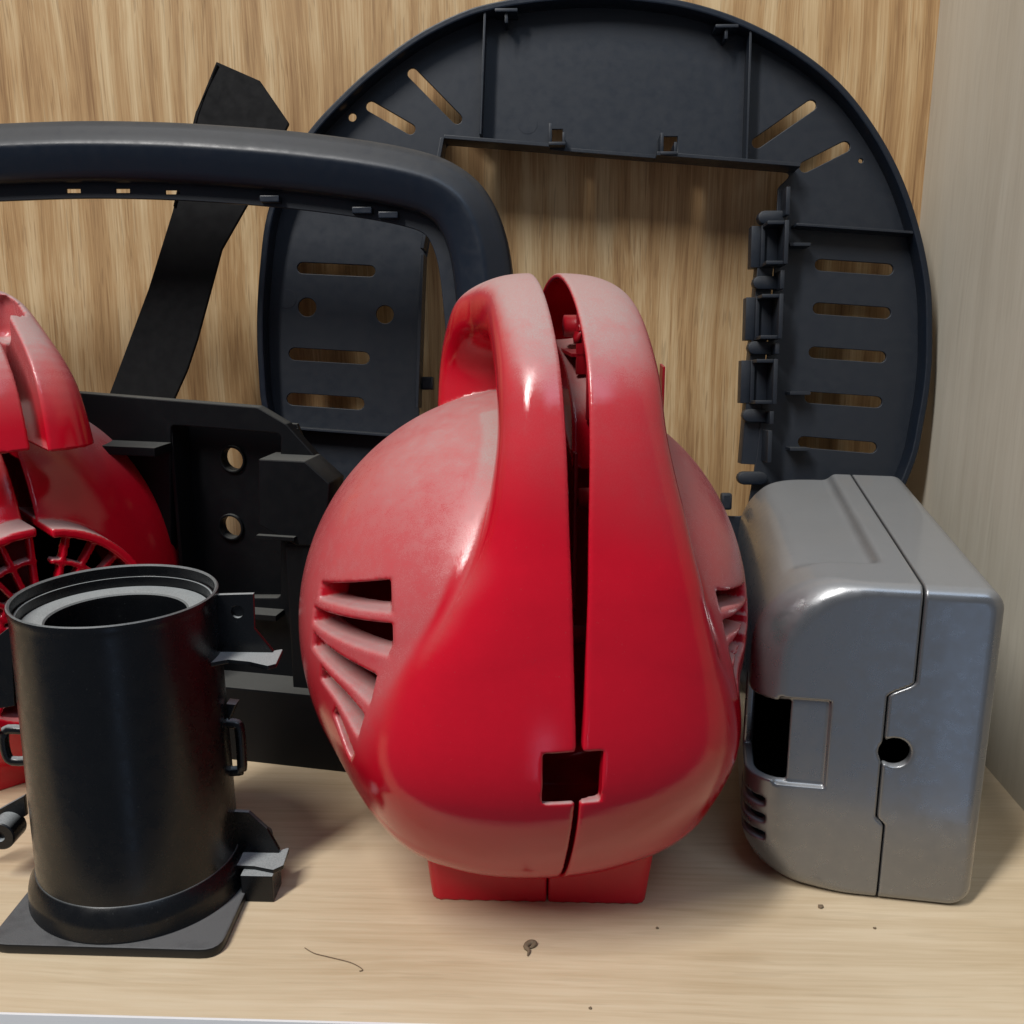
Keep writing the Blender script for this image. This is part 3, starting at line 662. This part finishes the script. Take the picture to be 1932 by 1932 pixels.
def build_blower2():
    """the second pair of shells, at the left edge: seen from the intake side"""
    X0, Y0 = -27.0, 49.9
    T = thing('red_blower_housing', 'second red housing with round intake grille, cut off by the left picture edge', 'blower', (X0, Y0, 0), 'red blower housings')
    C2 = (5.6, 9.8)
    def bd(x, y, z):
        q = np.sqrt((x/9.95)**2+((y-C2[0])/8.2)**2+((z-C2[1])/10.7)**2); return (q-1)*8.6
    path = dense([(9, 22.6, 1.7, 1.5), (6, 24.6, 1.7, 1.5), (3, 24.7, 1.75, 1.55), (0.3, 23.5, 1.9, 1.7), (-1.9, 21.4, 2.4, 1.85), (-2.7, 18.4, 2.75, 1.9)], 8)
    F2 = PathField(path, -6, 15, -1, 29)
    def hd(x, y, z):
        d, ww, rr = F2(y, z); ww = np.where(x < 0, ww*1.25, ww); xx = np.abs(x)
        return ((xx/ww)**2.6+(d/rr)**2.6)**(1/2.6)*rr-rr
    GC = (-.3, 10.0); GR = 5.2
    def grille(x, y, z):
        r = np.hypot(x-GC[0], z-GC[1])
        ring = np.maximum(np.maximum(r-GR, GR-.45-r), np.maximum(-3.7-y, y-2))
        face = np.maximum(r-GR+.1, np.abs(y+2.8)-.35)
        nsp = 22; a = np.arctan2(z-GC[1], x-GC[0]); aa = np.abs(((a*nsp/(2*math.pi)) % 1)-.5)*2*math.pi/nsp*r
        sp = np.maximum(face, aa-.13)
        r2 = np.maximum(face, np.abs(r-3.4)-.13); r3 = np.maximum(face, np.abs(r-1.9)-.13)
        return np.minimum(ring, np.minimum(sp, np.minimum(r2, r3)))
    for side in (-1, 1):
        def f(x, y, z):
            r = np.hypot(x-GC[0], z-GC[1])
            o = smin(bd(x, y, z), np.maximum(hd(x, y, z), 19.1-z), .12)
            o = smin(o, np.maximum(np.abs(y-5)-4, np.maximum(np.abs(x)-4.2, np.maximum(z-2, -z))), .3)
            d = smax(o, -np.maximum(o+.28, z-17.9), .08)
            d = np.maximum(d, -np.maximum(r-(GR-.3), y-3))
            d = np.minimum(d, np.maximum(grille(x, y, z), -z))
            d = np.maximum(d, -sbox(x, y, z, (0, 1.4, 25.0), (1.0, 1.5, 1.2), .6))           # recess for the trigger
            gap = .09
            d = smax(d, (x+gap) if side < 0 else (gap-x), .08)
            return np.maximum(d, -z)
        lo, hi = ((-10.6, -5.2, -.3), (.3, 14.2, 27.9)) if side < 0 else ((-.3, -5.2, -.3), (10.6, 14.2, 27.9))
        P, Q = nets(f, lo, hi, .13)
        W_ = rotz(P, rad(43)); W_ = roty(W_, rad(1.0 if side > 0 else -1.0), 0); W_[:, 2] = np.maximum(W_[:, 2], 0); W_ += np.array([X0, Y0, .01])
        me = npmesh('half_shell', W_, Q); nz = vnorm(me)[:, 2]
        x, y, z = P.T
        d = .5*sstep(.45, .95, nz)*sstep(9, 16, z)+.35*sstep(20, 23, z)+.6*sstep(.6, .95, nz)
        attr(me, 'dust', np.clip(d, 0, 1.1))
        link('half_shell', me, M_red, T)
    def L2(x, y, z): return rotz(np.array([[x, y, z]], float), rad(43))[0]+np.array([X0, Y0, 0])
    pl = Plane(L2(0, 0, 0), L2(1, 0, 0)-L2(0, 0, 0), L2(0, 1, 0)-L2(0, 0, 0))
    link('inner_rib', box(-1.2, 1.2, 4.6, 4.8, 14, 24.6, pl, .03), M_redin, T)  # added plate, blocks the view through the seam so the gap stays dark
build_blower2()

# ------------------------------------------------------------------ black tube on a square flange
def build_tube():
    c = (-18.38, 40.75, 0)
    T = thing('black_tube', 'black plastic tube with open rimmed top standing on a square flange at left front', 'tube', c)
    pr = [(4.36, .5), (4.34, 1.4), (4.17, 13.5), (4.21, 13.8), (4.25, 13.98), (4.23, 14.10), (4.17, 14.15), (4.08, 14.08), (4.06, 13.6), (4.02, 13.55), (3.98, 13.62), (3.90, 13.62), (3.86, 13.15), (3.80, 13.2), (2.94, 13.16), (2.86, 13.1), (2.83, 12.9), (2.85, .6)]
    link('barrel', lathe([(a, b) for a, b in pr], c, 128), M_black, T)
    link('foot_collar', lathe([(4.32, 1.95), (4.38, 1.9), (4.52, 1.6), (4.66, 1.35), (4.72, 1.1), (4.74, .55), (4.76, .5), (3.2, .5)], c, 128), M_black, T)
    fl = rounded([(-23.1, 35.9), (-13.3, 35.85), (-13.45, 45.4), (-23.2, 45.4)], .9)
    link('flange', plate(fl, [], .02, .46, WORLD, .08), M_flange, T)
    pl = Plane((0, 41.4, 0), (1, 0, 0), (0, 0, 1))
    # upper bracket on the right
    o = pl.pts([(405, 1121), (479, 1119), (481, 1185), (516, 1228), (516, 1250), (400, 1250)])
    link('bracket', plate(o, [circ(pl.uv(449, 1153), .27)], -.12, .12, pl, .03), M_black, T)
    zs = o[3][1]
    def shelfpart(pix, z, t=.2):
        g = Plane((0, 0, z), (1, 0, 0), (0, 1, 0)); link('bracket_shelf', plate(rounded(g.pts(pix), .08), [], -t, 0, g, .03), M_black, T)
    q = pl.uv(449, 1153); link('hole_back', plate(circ(q, .3), [], -.12, -.06, pl, .01), M_black, T)
    shelfpart([(388, 1252), (416, 1228), (512, 1228), (534, 1224), (521, 1252), (505, 1256), (470, 1248), (430, 1244)], pl.uv(500, 1229)[1])
    # clip loops
    def loop(X, Y, z, wx=.9, hz=2.3, mat=M_black):
        P = [(X, Y, z-hz/2), (X+wx*.8, Y, z-hz/2), (X+wx, Y, z-hz/2+.3), (X+wx, Y, z+hz/2-.3), (X+wx*.8, Y, z+hz/2), (X, Y, z+hz/2)]
        link('clip_loop', tube(catmull(P, 3), .23, 10), mat, T)
    q = pl.uv(440, 1410); loop(q[0]-.55, 41.4, q[1]); q2 = pl.uv(438, 1343)
    link('clip_stub', plate(pl.pts([(428, 1326), (446, 1328), (432, 1362)]), [], -.5, .1, pl, .04), M_black, T)
    q = pl.uv(32, 1405)
    P = [(q[0]+.7, 41.4, q[1]-.75), (q[0]-.3, 41.4, q[1]-.8), (q[0]-.55, 41.4, q[1]-.4), (q[0]-.55, 41.4, q[1]+.4), (q[0]-.3, 41.4, q[1]+.75), (q[0]+.7, 41.4, q[1]+.7)]
    link('clip_loop', tube(catmull(P, 3), .22, 10), M_black, T)
    # lower bracket and leg
    o = pl.pts([(420, 1528), (470, 1530), (505, 1562), (528, 1602), (528, 1640), (420, 1640)])
    link('bracket', plate(rounded(o, .1), [], -.12, .12, pl, .03), M_black, T)
    shelfpart([(405, 1637), (440, 1607), (525, 1605), (546, 1598), (535, 1632), (515, 1641), (480, 1634), (440, 1632)], pl.uv(500, 1606)[1])
    pf = Plane((0, 39.75, 0), (1, 0, 0), (0, 0, 1))
    a = pf.uv(452, 1640); b = pf.uv(518, 1717); link('leg', box(a[0], b[0], .02, pl.uv(500, 1606)[1]-.19, -1.4, 0, pf, .06), M_black, T)
    # left lugs, mostly outside the frame
    o = pl.pts([(-60, 1245), (22, 1180), (30, 1330), (-60, 1345)])
    link('bracket', plate(o, [], -.12, .12, pl, .03), M_black, T)
    o = pl.pts([(-60, 1562), (40, 1507), (44, 1545), (-60, 1590)])
    link('bracket', plate(o, [], -.5, -.26, pl, .03), M_black, T)
    q = pl.uv(15, 1562); link('screw_boss', lathe([(.0, 0), (.22, 0), (.25, .25), (.62, .25), (.68, .2), (.68, -.9)], (0, 0, 0), 32), M_black, T)
    ob = T.children[-1]; ob.rotation_euler = (rad(90), 0, 0); ob.location = (Vector((q[0], 40.9, q[1]))-Vector(c))*CM
    for v in ob.data.vertices: v.co += T.location
build_tube()

# ------------------------------------------------------------------ silver box
def build_box():
    o = np.array([18.75, 40.25, 0]); yaw = rad(-8.5)
    T = thing('silver_charger_box', 'silver-grey rounded plastic box with black round socket and seam, in the right corner', 'plastic box', tuple(o))
    Wd, D, Hh = 10.0, 23.5, 14.75
    def prof(x, z):
        cx, cz = -Wd/2, Hh/2; px_, pz_ = x-cx, z-cz
        r = np.where(px_ < 0, np.where(pz_ > 0, 3.7, 2.9), np.where(pz_ > 0, .9, 1.0))
        qx, qz = np.abs(px_)-Wd/2+r, np.abs(pz_)-Hh/2+r
        return np.minimum(np.maximum(qx, qz), 0)+np.hypot(np.maximum(qx, 0), np.maximum(qz, 0))-r
    def rb(x, y, z, off=0.):
        a = prof(x, z)+off; b = np.abs(y-D/2)-D/2+off
        # the front-left vertical edge is rounder than the right one
        r = .55+1.1*sstep(-5, -9, x)
        w1, w2 = a+r, b+r
        return np.minimum(np.maximum(w1, w2), 0)+np.hypot(np.maximum(w1, 0), np.maximum(w2, 0))-r
    def seamx(y, z):
        s = -3.25+0*z
        s = s + np.where(y < 2.5, -1.05*sstep(10.6, 9.8, z)+.0, 0)
        s = s + np.where(y < 2.5, .35*sstep(4.2, 3.7, z), 0)
        return s
    def loc(px_, py_):  # pixel on the front face -> local x,z
        P = Plane(o, (math.cos(yaw), math.sin(yaw), 0), (0, 0, 1)); return P.uv(px_, py_)
    hx, hz = loc(1688, 1421)
    w0 = loc(1395, 1318); w1 = loc(1484, 1476); p0 = loc(1470, 1316); p1 = loc(1556, 1488)
    def full(x, y, z):
        d = rb(x, y, z)
        # lowered shoulder on the left of the top
        low = smax(smax(Hh-.42-z, x+4.6-.0*y, .5), 3.6-y, .9)
        d = smax(d, -low, .5)
        return d
    def f(side):
        def g(x, y, z):
            d = full(x, y, z)
            d = smax(d, -(d+.45), .05)
            # round socket
            d = smax(d, -np.maximum(np.hypot(x-hx, z-hz)-.66, y-4), .12)
            # recessed panel with the black opening beside it
            d = smax(d, -np.maximum(sbox(x, y, z, ((p0[0]+p1[0])/2, 0, (p0[1]+p1[1])/2), ((p1[0]-p0[0])/2, .22, (p0[1]-p1[1])/2), .1), -9), .06)
            d = smax(d, -np.maximum(sbox(x, y, z, ((w0[0]+w1[0])/2-1, 0, (w0[1]+w1[1])/2), ((w1[0]-w0[0])/2+1, 3.5, (w0[1]-w1[1])/2), .12), -9), .06)
            for yy in (1517, 1549, 1581):
                a = loc(1444, yy); d = smax(d, -sbox(x, y, z, (a[0]-2, 0, a[1]), (2, 2.6, .21), .14), .05)
            s = seamx(y, z)
            return smax(d, (x-s+.035) if side < 0 else (s+.035-x), .07)
        return g
    for side, lo, hi, nm in ((-1, (-10.4, -.3, -.3), (-2.9, D+.4, Hh+.3), 'case_body'), (1, (-4.9, -.3, -.3), (.4, D+.4, Hh+.3), 'case_cover')):
        P, Q = nets(f(side), lo, hi, .105)
        W_ = rotz(P, yaw)+o+np.array([0, 0, .01]); link(nm, npmesh(nm, W_, Q), M_silver, T)
    # black block inside the shell behind the seam and the socket
    pl = Plane(o, (math.cos(yaw), math.sin(yaw), 0), (-math.sin(yaw), math.cos(yaw), 0))
    link('inner_core', box(-7.0, -.9, 4.5, D-1, 1, Hh-1.8, pl, .3), M_box9, T)
build_box()

# ------------------------------------------------------------------ debris on the shelf
def onfloor(x, y): d = ray(x, y); t = -CAMH/d[2]; return EYE+d*t
def debris():
    g = [onfloor(x, y) for x, y in [(575, 1790), (592, 1800), (615, 1806), (640, 1812), (662, 1818), (678, 1826), (684, 1832), (678, 1834)]]
    g = [p+np.array([0, 0, .05]) for p in g]
    o = link('lint_fibre', tube(catmull(g, 4), .018, 6), M_deb, None); o['label'] = 'thin curly brown lint fibre lying on the shelf before the tube'; o['category'] = 'fibre'
    g = [onfloor(x, y)+np.array([0, 0, .08]) for x, y in [(995, 1806), (998, 1797), (992, 1789), (1000, 1782), (1009, 1783), (1004, 1789), (998, 1791)]]
    o = link('dried_petal', tube(catmull(g, 4), [.02+.11*math.sin(math.pi*min(1, k/24)) for k in range(25)], 8), M_deb, None); o['label'] = 'small curled dark scrap lying on the shelf in front of the middle red housing'; o['category'] = 'debris'
    for i, (x, y, r, lb) in enumerate([(1548, 1712, .13, 'dark crumb at the foot of the silver box'), (1240, 1752, .07, 'tiny crumb on the shelf between the red housing and the silver box'), (1114, 1903, .07, 'tiny crumb near the front edge of the shelf'),
                                   (1650, 1752, .07, 'pale brown crumb in front of the silver box')]):
        p = onfloor(x, y); bm = bmesh.new(); bmesh.ops.create_icosphere(bm, subdivisions=2, radius=r)
        for v in bm.verts: v.co *= random.uniform(.7, 1.2); v.co.z *= .6; v.co += Vector(p)+Vector((0, 0, r*.4))
        me = bpy.data.meshes.new('crumb'); bm.to_mesh(me); bm.free(); o = link('crumb', me, M_deb); o['label'] = lb; o['category'] = 'crumb'; o['group'] = 'crumbs scattered on the shelf'
debris()
